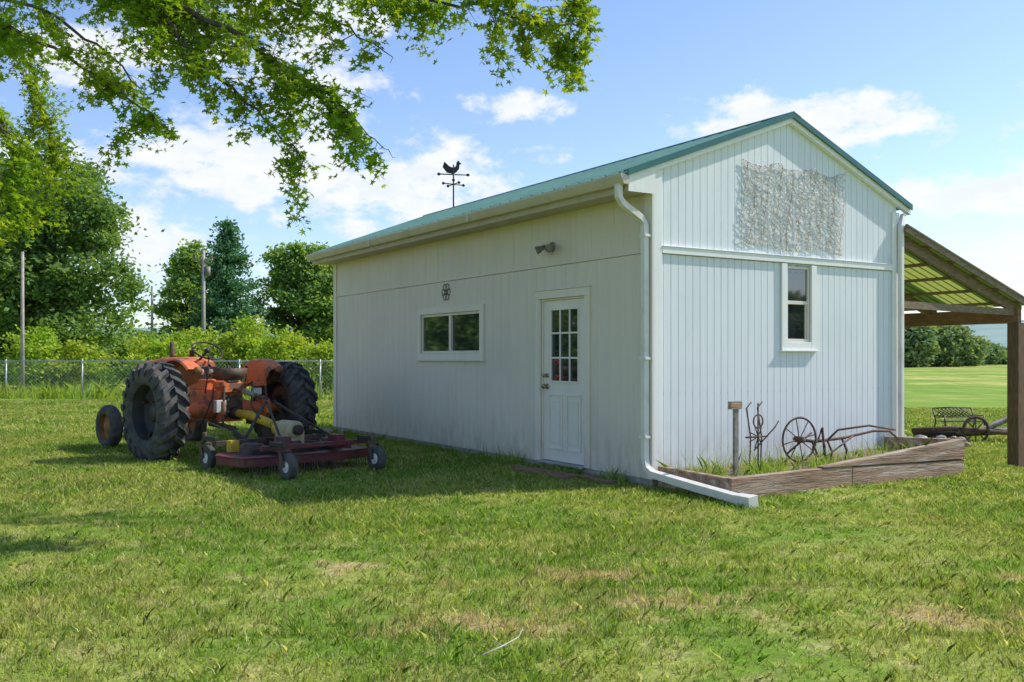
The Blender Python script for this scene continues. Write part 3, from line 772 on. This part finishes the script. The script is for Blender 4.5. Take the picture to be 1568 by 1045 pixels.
m.box(-.5,-.32,.30,.42,.26,.43,'redpaint'); m.box(-.5,-.32,-.44,-.32,.26,.41,'redpaint')
m.box(.2,.3,.55,.66,.225,.36,'yellow')
for y in np.arange(-.84,.85,.035): m.bar((-.512,y,.13),(-.52,y+random.uniform(-.01,.01),.03),.012,.006,'grime')
m.obj('frame_and_gearbox',mw,.004)
m=MB()
for (x,y,ft) in((-.86,.60,.0),(-.86,-.60,0),(.62,.74,0),(.62,-.74,0)):
    fx=-.55 if x<0 else .38
    m.bar((fx,y,.37),(x+.06,y,.37),.05,.05,'black'); m.tube([(x+.04,y,.44),(x+.04,y,.31)],.025,'grime',10)
    for s in(-1,1): m.bar((x+.04,y+s*.065,.31),(x-.04,y+s*.065,.14),.012,.05,'grime')
    m.bar((x+.04,y-.07,.31),(x+.04,y+.07,.31),.06,.02,'grime')
    m.lathe([(.065,-.04),(.12,-.048),(.145,-.03),(.15,0),(.145,.03),(.12,.048),(.065,.04)],(x-.04,y,.145),(0,1,0),'rubber',26)
    m.lathe([(.07,-.035),(.05,-.03),(.03,-.05),(0,-.05)],(x-.04,y,.145),(0,1,0),'white',16)
    m.lathe([(.07,.035),(.05,.03),(.03,.05),(0,.05)],(x-.04,y,.145),(0,1,0),'white',16)
m.obj('caster_wheels',mw,.003)

# ------------------------------------------------------------ chain link fence
fe=MB(); p0=Vector((-24,31.2)); p1=Vector((2,28.2)); d=(p1-p0); Lf=d.length; d.normalize()
def fp(s,z): return (p0.x+d.x*s,p0.y+d.y*s,z)
H=1.2
s=0
while s<Lf:
    fe.tube([fp(s,-.1),fp(s,H+.06)],.03,'galv',8); s+=2.6
fe.tube([fp(0,H),fp(Lf,H)],.018,'galv',6)
s=-H
while s<Lf:
    for dr in(1,-1):
        a_=s; b_=s+H
        z0,z1=(0.03,H) if dr>0 else (H,.03)
        a2,b2=max(a_,0),min(b_,Lf)
        if b2>a2:
            za=z0+(z1-z0)*(a2-a_)/H; zb2=z0+(z1-z0)*(b2-a_)/H
            q=Vector((0,0,.004))
            A=Vector(fp(a2,za));B=Vector(fp(b2,zb2)); fe.add([A-q,B-q,B+q,A+q],[(0,1,2,3)],'galv')
    s+=.12
fe.obj('chain_link_fence')

# ------------------------------------------------------------ trees
def crown_points(lobes,nclump,per,cr,surf=.6):
    out=[];cent=[]
    vol=np.array([l[3]*l[4]*l[5] for l in lobes])**(2/3); vol=vol/vol.sum()
    for i in range(nclump):
        l=lobes[rng.choice(len(lobes),p=vol)]
        dd=rng.normal(size=3); dd/=np.linalg.norm(dd); rr=rng.uniform(surf,1.08)
        c=np.array(l[:3])+dd*rr*np.array(l[3:6]); cent.append(c)
        n=int(per*rng.uniform(.5,1.4)); s=cr*rng.uniform(.6,1.25)
        p=rng.normal(size=(n,3))*np.array([s,s,s*.55])*.6; out.append(c+p)
    return np.concatenate(out),cent
def tree(name,loc,trunk_h,tr_r,lobes,nclump,per,cr,leaf,mat,up=.5,nl=14,shape=DIAMOND):
    e=empty(name,loc); P,cent=crown_points(lobes,nclump,per,cr)
    leaves('foliage',P,leaf,mat,e,shape,up)
    b=MB(); top=max(l[2] for l in lobes)
    b.tube([(0,0,-.2),(0,0,.3),(.05,0,trunk_h),(.1,.05,(trunk_h+top)/2),(.05,0,top)],[tr_r*1.5,tr_r*1.1,tr_r*.85,tr_r*.5,tr_r*.1],'bark',10)
    for c in random.sample(cent,min(nl,len(cent))):
        z0=min(trunk_h+random.uniform(0,.3)*(top-trunk_h),c[2]*.9)
        mid_=Vector((c[0]*.5,c[1]*.5,(z0+c[2])/2+.15*abs(c[0])*.5))
        b.tube([(0.04,0,z0),mid_,c],[tr_r*.45,tr_r*.25,tr_r*.06],'bark',6)
    b.obj('trunk_and_limbs',e)
    return e
tree('oak_tree',(-19.6,40,0),2.2,.45,[(0,0,6.3,3.2,3.5,3.3),(-2.3,0,4.6,3,3,3.2),(1.7,.5,4.3,2.0,2.6,2.5),(0.1,0,8.5,1.9,2.4,1.8),(-3,-1,7.4,2.3,2.4,2.0),(1.9,0,7.2,1.4,1.6,1.3),(0,-1,3.4,2.6,2,1.8)],390,140,.6,.21,M['leafOak'])
tree('oak_tree',(-25,44,0),2.2,.45,[(0,0,5.5,3.6,3.5,3.6),(1.2,0,8.6,2.3,2.4,2.0)],150,130,.75,.26,M['leafOak'])
tree('maple_tree',(-20.6,60,0),2,.3,[(0,0,4.4,1.6,1.9,3.2),(.3,0,7.0,1.1,1.2,1.4)],120,130,.6,.25,M['leafMid'])
tree('maple_tree',(-13.4,60,0),2,.4,[(0,0,4.6,2.7,2.6,3.4),(1.6,0,4.3,2.6,2.4,3.0),(-.6,0,7.2,1.3,1.6,1.4),(1.2,0,7,1.4,1.4,1.4)],260,130,.6,.25,M['leafMid'])
tree('maple_tree',(-8,62,0),2,.4,[(0,0,5,3.2,2.6,3.4),(-2.4,0,4.4,2.2,2.4,2.6)],150,120,.75,.28,M['leafMid'])
pn=empty('pine_tree',(-16.9,56,0)); P=[]
pb2=MB(); pb2.tube([(0,0,-.2),(0,0,5),(0,0,9.7)],[.22,.14,.02],'bark',8)
for k in range(24):
    z=1.0+8.6*k/24+random.uniform(-.15,.15); rad=2.3*(1-k/24)**.7+.15
    for j in range(9):
        a=rng.uniform(0,2*math.pi); ln=rad*rng.uniform(.45,1.25)
        tip=(math.cos(a)*ln,math.sin(a)*ln,z+.3*ln); pb2.tube([(0,0,z),tip],[.03,.01],'bark',4)
        for q in np.linspace(.15,1,max(3,int(ln*6))):
            c=np.array([math.cos(a)*ln*q,math.sin(a)*ln*q,z+.3*q*ln])
            P.append(c+rng.normal(size=(11,3))*np.array([.19,.19,.12]))
leaves('needles',np.concatenate(P),.2,M['leafPine'],pn,DIAMOND,.3); pb2.obj('trunk',pn)
def shrubrow(name,items,per,cr,leaf,mat):
    P=[]
    for (x,y,r,h) in items:
        p,_=crown_points([(x,y,h*.45,r,r*.8,h*.55)],int(16*r*h/1.5)+6,per,cr,.45); P.append(p)
    P=np.concatenate(P); P=P[P[:,2]>0]
    return leaves(name,P,leaf,mat,None)
it=[]
for i in range(26):
    x=random.uniform(-17.5,-1.5); it.append((x,random.uniform(33.5,38),random.uniform(.7,1.4),random.uniform(1.3,3.1)))
shrubrow('shrubs',it,85,.40,.15,M['leafBush'])
it=[(random.uniform(-36,-14),random.uniform(44,54),random.uniform(1.6,2.6),random.uniform(2.0,3.0)) for i in range(22)]
it+=[(random.uniform(-14,2),random.uniform(64,70),random.uniform(2.5,4),random.uniform(4,6)) for i in range(9)]
it+=[(-38-i*5.5,34-i*4.2+random.uniform(-2,2),random.uniform(3,4.5),random.uniform(6,10)) for i in range(9)]
shrubrow('hedgerow_bushes',it,80,.8,.32,M['leafMid'])
wp=[]
for i in range(420):
    s=random.uniform(0,Lf); q=fp(s,0); wp.append((q[0],q[1]+random.uniform(-.25,1.5),0,random.uniform(.4,1.3)))
tufts('fence_weeds',wp,.42,22,.03,M['leafBush'],None,.22)
it=[]
for i in range(50):
    x=random.uniform(60,150); y=random.uniform(190,215); it.append((x,y,random.uniform(2.0,4.5),random.choice((1.6,2.2,3.0,3.8))))
it+=[(59,141,3.6,6.6),(56,140,2.6,4.6),(67,148,4.0,7.0),(71,150,3,5.0),(78,162,2.8,4.2),(88,178,3.4,4.0)]
it+=[(70+random.uniform(-5,5),-20+i*9,4,random.uniform(5,8)) for i in range(8)]
shrubrow('distant_trees',it,50,1.1,.7,M['leafFar'])
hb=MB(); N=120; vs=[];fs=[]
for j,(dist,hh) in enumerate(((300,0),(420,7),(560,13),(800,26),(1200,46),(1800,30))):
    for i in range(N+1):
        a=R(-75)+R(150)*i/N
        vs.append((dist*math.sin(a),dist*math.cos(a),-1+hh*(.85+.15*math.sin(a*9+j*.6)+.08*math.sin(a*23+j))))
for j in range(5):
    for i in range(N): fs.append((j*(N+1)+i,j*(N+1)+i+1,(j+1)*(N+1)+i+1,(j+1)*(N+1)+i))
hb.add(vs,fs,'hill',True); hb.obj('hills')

# ------------------------------------------------------------ near tree with overhanging limbs
nt_=empty('shade_tree',(0,0,0)); tb=MB(); LP=[]
tb.tube([(-9.2,10,-.2),(-9.2,10,.4),(-9.1,9.9,2.4),(-8.9,9.8,4.5),(-8.8,9.8,7.5)],[.55,.42,.36,.28,.12],'bark',14)
def interp(pts,step):
    out=[]
    for a,b in zip(pts[:-1],pts[1:]):
        a=Vector(a);b=Vector(b);n=max(1,int((b-a).length/step))
        for i in range(n): out.append((a.lerp(b,i/n),(b-a).normalized()))
    return out
def leafrun(pts,dens,spread):
    for p,t in interp(pts,dens):
        for _ in range(2):
            o=Vector((random.gauss(0,1),random.gauss(0,1),random.gauss(-.3,.8)))*spread
            LP.append(tuple(p+o))
def twig(p,dirn,ln,lvl):
    d=dirn.normalized(); pts=[p]; q=p.copy(); n=5
    for i in range(n):
        d=(d+Vector((random.gauss(0,.16),random.gauss(0,.16),-.08-.04*i+random.gauss(0,.08)))).normalized()
        q=q+d*(ln/n); pts.append(q.copy())
    r0=.002+.005*ln
    tb.tube(pts,[r0*(1-.15*i) for i in range(n+1)],'bark',4,cap=False)
    if lvl==0:
        leafrun(pts[1:],.036,.04)
    else:
        leafrun(pts[3:],.06,.045)
        for i in range(1,n+1):
            for _ in range(2 if random.random()<.7 else 1):
                sd=Vector((random.gauss(0,1),random.gauss(0,1),random.gauss(-.15,.6)))
                twig(pts[i],sd+d*.9,ln*random.uniform(.28,.5),lvl-1)
LIMBS=[
 ([(-9,9.9,3.9),(-7,9,4.9),(-4.8,8.2,4.9),(-3.3,7.9,4.5),(-2.4,7.8,4.08),(-1.9,7.8,3.75),(-1.55,7.8,3.45),(-1.35,7.7,3.2)],.045,.075,.62),
 ([(-1.9,7.8,3.75),(-1.45,7.7,3.4),(-1.1,7.7,3.1),(-.95,7.7,2.95)],.010,.16,.28),
 ([(-4.8,8.2,4.9),(-3.6,8.0,4.95),(-2.3,7.9,4.7),(-1.3,7.8,4.4),(-.5,7.8,4.3),(.1,7.8,4.15),(.55,7.8,4.05)],.03,.085,.60),
 ([(-3.3,7.9,4.5),(-2.75,7.7,3.95),(-2.2,7.7,3.45),(-1.85,7.6,3.1),(-1.65,7.6,2.9)],.02,.085,.5),
 ([(-3.6,8,4.95),(-2.2,8.0,4.45),(-1.4,7.9,4.15),(-1.0,7.9,3.8)],.02,.10,.6),
 ([(-7,9,4.9),(-5.2,8.6,4.6),(-4.2,8.2,4.15),(-3.6,8.1,3.75),(-3.2,8.0,3.5),(-2.9,8,3.25)],.025,.10,.5),
 ([(-9,9.9,3.6),(-7.2,9.4,4.2),(-5.8,9.1,4.3),(-5.0,9,3.8),(-4.75,9,3.3),(-4.65,9,2.9)],.035,.065,.6),
 ([(-5.8,9.1,4.3),(-5.1,8.8,3.5),(-4.8,8.8,3.0),(-4.7,8.8,2.6)],.02,.08,.5),
 ([(-8.9,9.8,4.6),(-7.5,10.5,5.3),(-6.2,10.6,5.5),(-5.2,10.6,5.2),(-4.5,10.5,4.7),(-4.1,10.5,4.3)],.04,.09,.7),
 ([(-6.2,10.6,5.5),(-5.7,11.2,4.8),(-5.6,11.5,4.0),(-5.7,11.6,3.4)],.03,.08,.65),
 ([(-8.9,9.8,4.8),(-7,11,6),(-5,11,6.0),(-3.6,10.8,5.5)],.045,.12,.8),
 ([(-.5,7.8,4.3),(-.1,7.7,4.45),(.3,7.6,4.35),(.6,7.6,4.2)],.012,.08,.45),
 ([(.1,7.8,4.15),(.4,7.7,4.0),(.55,7.7,3.75),(.5,7.7,3.6)],.008,.14,.25),
 ([(-5,11,6.0),(-4.0,10.6,5.5),(-3.2,10.4,5.1),(-2.6,10.3,4.9)],.03,.11,.7),
 ([(-4.8,8.2,4.9),(-2.6,8.4,5.3),(-.8,8.8,5.5),(.8,9.1,5.6),(2.2,9.4,5.8)],.05,.16,.8),
]
for pts,r0,dens,tl in LIMBS:
    sp=[Vector(p) for p in pts]
    for _ in range(2):
        o=[sp[0]]
        for a,b in zip(sp[:-1],sp[1:]): o+=[a.lerp(b,.25),a.lerp(b,.75)]
        sp=o+[sp[-1]]
    sp=[p+Vector((random.gauss(0,.02),random.gauss(0,.02),random.gauss(0,.02))) for p in sp]
    n=len(sp); tb.tube(sp,[r0*(1-.88*i/(n-1)) for i in range(n)],'bark',8)
    for p,t in interp(sp,.03):
        if p.x<-6.0: continue
        if random.random()<.03/dens:
            sd=Vector((random.gauss(0,1),random.gauss(0,.9),random.gauss(-.25,.55)))
            twig(p,sd+t*.8,tl*random.uniform(.4,1.0),1)
leaves('leaves',np.array(LP),.073,M['leafNear'],nt_,LOBED,.55,.3,.6)
tb.obj('trunk_and_branches',nt_)
P,_c=crown_points([(-9.5,10,7.5,3.0,3.2,2.2),(-10.5,11,6,2.6,2.6,2)],110,90,.6)
leaves('upper_crown',P,.13,M['leafNear'],nt_,DIAMOND)
print('LEAVES',len(LP),'patches',cnt)

# ------------------------------------------------------------ poles, bench, stones
def pole(loc,h,arm=True,r=.13):
    b=MB(); b.tube([(0,0,-.3),(0,0,h)],[r,r*.7],'pole',10)
    if arm:
        b.bar((-.5,0,h-.5),(.5,0,h-.5),.09,.1,'pole')
        for x in(-.45,0,.45): b.lathe([(.03,0),(.05,.05),(.03,.12),(0,.12)],(x,0,h-.44),(0,0,1),'grey',8)
        b.tube([(.22,0,h-1.4),(.22,0,h-.9)],.16,'grey',12)
    return b.obj('utility_pole',None,0,loc)
pole((-16.6,32,0),4.9,False,.07); pole((-17.0,52.0,0),7.2,True); pole((-20.6,54,0),5.4,False,.09)
be=MB()
for s in(-.5,.5):
    be.tube([(s,-.25,0),(s,-.22,.42),(s,-.2,.62),(s,.15,.62)],.018,'black',6); be.tube([(s,.25,0),(s,.15,.42),(s,.28,.85)],.018,'black',6)
for i in range(5): be.bar((-.5,-.2+i*.09,.43),(.5,-.2+i*.09,.43),.06,.02,'black')
be.tube([(-.5,.28,.85),(0,.29,.88),(.5,.28,.85)],.018,'black',6); be.tube([(-.5,.2,.55),(.5,.2,.55)],.015,'black',6)
for i in range(-3,13):
    x=-.5+i*.1
    for s in(1,-1):
        x0=x if s>0 else x+.3; x1=x0+s*.3
        if -.5<=x0<=.5 and -.5<=x1<=.5: be.tube([(x0,.2,.55),(x1,.28,.85)],.014,'black',4)
bo=be.obj('garden_bench',None,0,(9.0,19.0,-.22),R(8)); bo.scale=(.85,.85,.6)
pl=MB()
pl.tube([(-.2,0,.2),(.3,0,.22),(.8,0,.42),(1.3,.05,.55),(1.9,.1,.6)],[.06,.06,.055,.05,.045],'grey',8); pl.ring((.1,-.1,.22),(0,1,0),.24,.03,'rust',24)
for i in range(8): a=i*math.pi/4; pl.tube([(.1,-.1,.22),(.1+.24*math.cos(a),-.1,.22+.24*math.sin(a))],.012,'rust',5)
pl.tube([(-1.0,.1,.2),(-.3,0,.25),(1.2,-.1,.14)],.05,'rust',6); pl.tube([(-.9,.2,.1),(1.4,.2,.2)],.06,'black',6)
pl.obj('old_wagon_tongue',None,0,(8.3,17.2,-.22),R(6))
st=MB()
for i in range(34):
    st.ball((random.gauss(0,.4),random.gauss(0,.25),random.uniform(0,.16)),random.uniform(.06,.13),'stone',(1,.8,.6),8,.12)
st.obj('stone_pile',None,0,(7.15,16.3,-.22))
st=MB()
for i in range(5): st.ball((random.gauss(0,.3),random.gauss(0,.2),.03),random.uniform(.05,.1),'stone',(1.3,.9,.5),8,.1)
x,y=w2(-.4,8.3); st.obj('stones',None,0,(x,y,0))
tw=MB(); tw.tube([(-.13,4.05,.05),(-.04,4.15,.06),(.03,4.28,.06),(.05,4.38,.07)],[.003,.003,.002,.001],'net',5); tw.tube([(-.04,4.15,.06),(-.08,4.22,.06)],.002,'net',5); tw.obj('fallen_twig')

# ------------------------------------------------------------ world
SUNAZ=R(73); SUNEL=R(44)
wd=bpy.data.worlds.new('World'); scene.world=wd; wd.use_nodes=True; nt=wd.node_tree; nt.nodes.clear()
out=nt.nodes.new('ShaderNodeOutputWorld'); bg=nt.nodes.new('ShaderNodeBackground'); bg.inputs[1].default_value=.15
sky=nt.nodes.new('ShaderNodeTexSky'); sky.sky_type='NISHITA'; sky.sun_disc=False; sky.sun_elevation=SUNEL; sky.sun_rotation=SUNAZ
sky.air_density=1.0; sky.dust_density=.5; sky.ozone_density=1.5
tc=nt.nodes.new('ShaderNodeTexCoord').outputs['Generated']
BL=[(-.28,.20,.17,.042),(-.10,.175,.13,.042),(0,.264,.036,.016),(.31,.25,.08,.028),(.40,.24,.06,.022),(.48,.178,.10,.026),
    (-.2,.27,.07,.05),(-.47,.31,.06,.03),(-.38,.12,.07,.035),(.54,.08,.05,.018),(-.21,.36,.07,.025),(-.36,.34,.05,.03),(.9,.2,.2,.06),(-.9,.25,.25,.08)]
nz=noise(nt,mapping(nt,tc,(1,1,1.8)),14,7,.62)
acc=None
for (x,z,sx,sz) in BL:
    c=Vector((x,1,z)).normalized()
    s=nt.nodes.new('ShaderNodeVectorMath'); s.operation='SUBTRACT'; nt.links.new(tc,s.inputs[0]); s.inputs[1].default_value=c
    q=nt.nodes.new('ShaderNodeVectorMath'); q.operation='MULTIPLY'; nt.links.new(s.outputs[0],q.inputs[0]); q.inputs[1].default_value=(1/sx,1/max(sx,.1),1/sz)
    l=nt.nodes.new('ShaderNodeVectorMath'); l.operation='LENGTH'; nt.links.new(q.outputs[0],l.inputs[0])
    o=math_(nt,'SUBTRACT',1.0,l.outputs['Value']); acc=o if acc is None else math_(nt,'MAXIMUM',acc,o)
acc=math_(nt,'MAXIMUM',acc,-2.0)
cm=mapr(nt,math_(nt,'ADD',acc,math_(nt,'MULTIPLY',math_(nt,'SUBTRACT',nz,.46),4.5)),-.1,.75)
ccol=mixcol(nt,mapr(nt,noise(nt,mapping(nt,tc,(1,1,2.5)),16,4),.35,.65),(6.0,6.35,6.8),(6.8,6.85,6.9))
skt=mixcol(nt,1.0,sky.outputs[0],(1.18,1.22,1.38),'MULTIPLY')
col=mixcol(nt,math_(nt,'MULTIPLY',cm,.95),skt,ccol)
nt.links.new(col,bg.inputs[0]); nt.links.new(bg.outputs[0],out.inputs[0])
sl=bpy.data.lights.new('sun','SUN'); sl.energy=5.0; sl.angle=R(.5); sl.color=(1,.95,.87)
so_=bpy.data.objects.new('sun',sl); scene.collection.objects.link(so_)
dirv=Vector((math.sin(SUNAZ)*math.cos(SUNEL),math.cos(SUNAZ)*math.cos(SUNEL),math.sin(SUNEL)))
so_.rotation_euler=dirv.to_track_quat('Z','Y').to_euler(); so_.location=dirv*30

cam=bpy.data.cameras.new('camera'); cam.sensor_width=36; cam.lens=1445/1568*36; cam.shift_y=.0156; cam.clip_end=6000
co=bpy.data.objects.new('camera',cam); scene.collection.objects.link(co); co.location=(0,0,1.33); co.rotation_euler=(R(90),0,0)
scene.camera=co
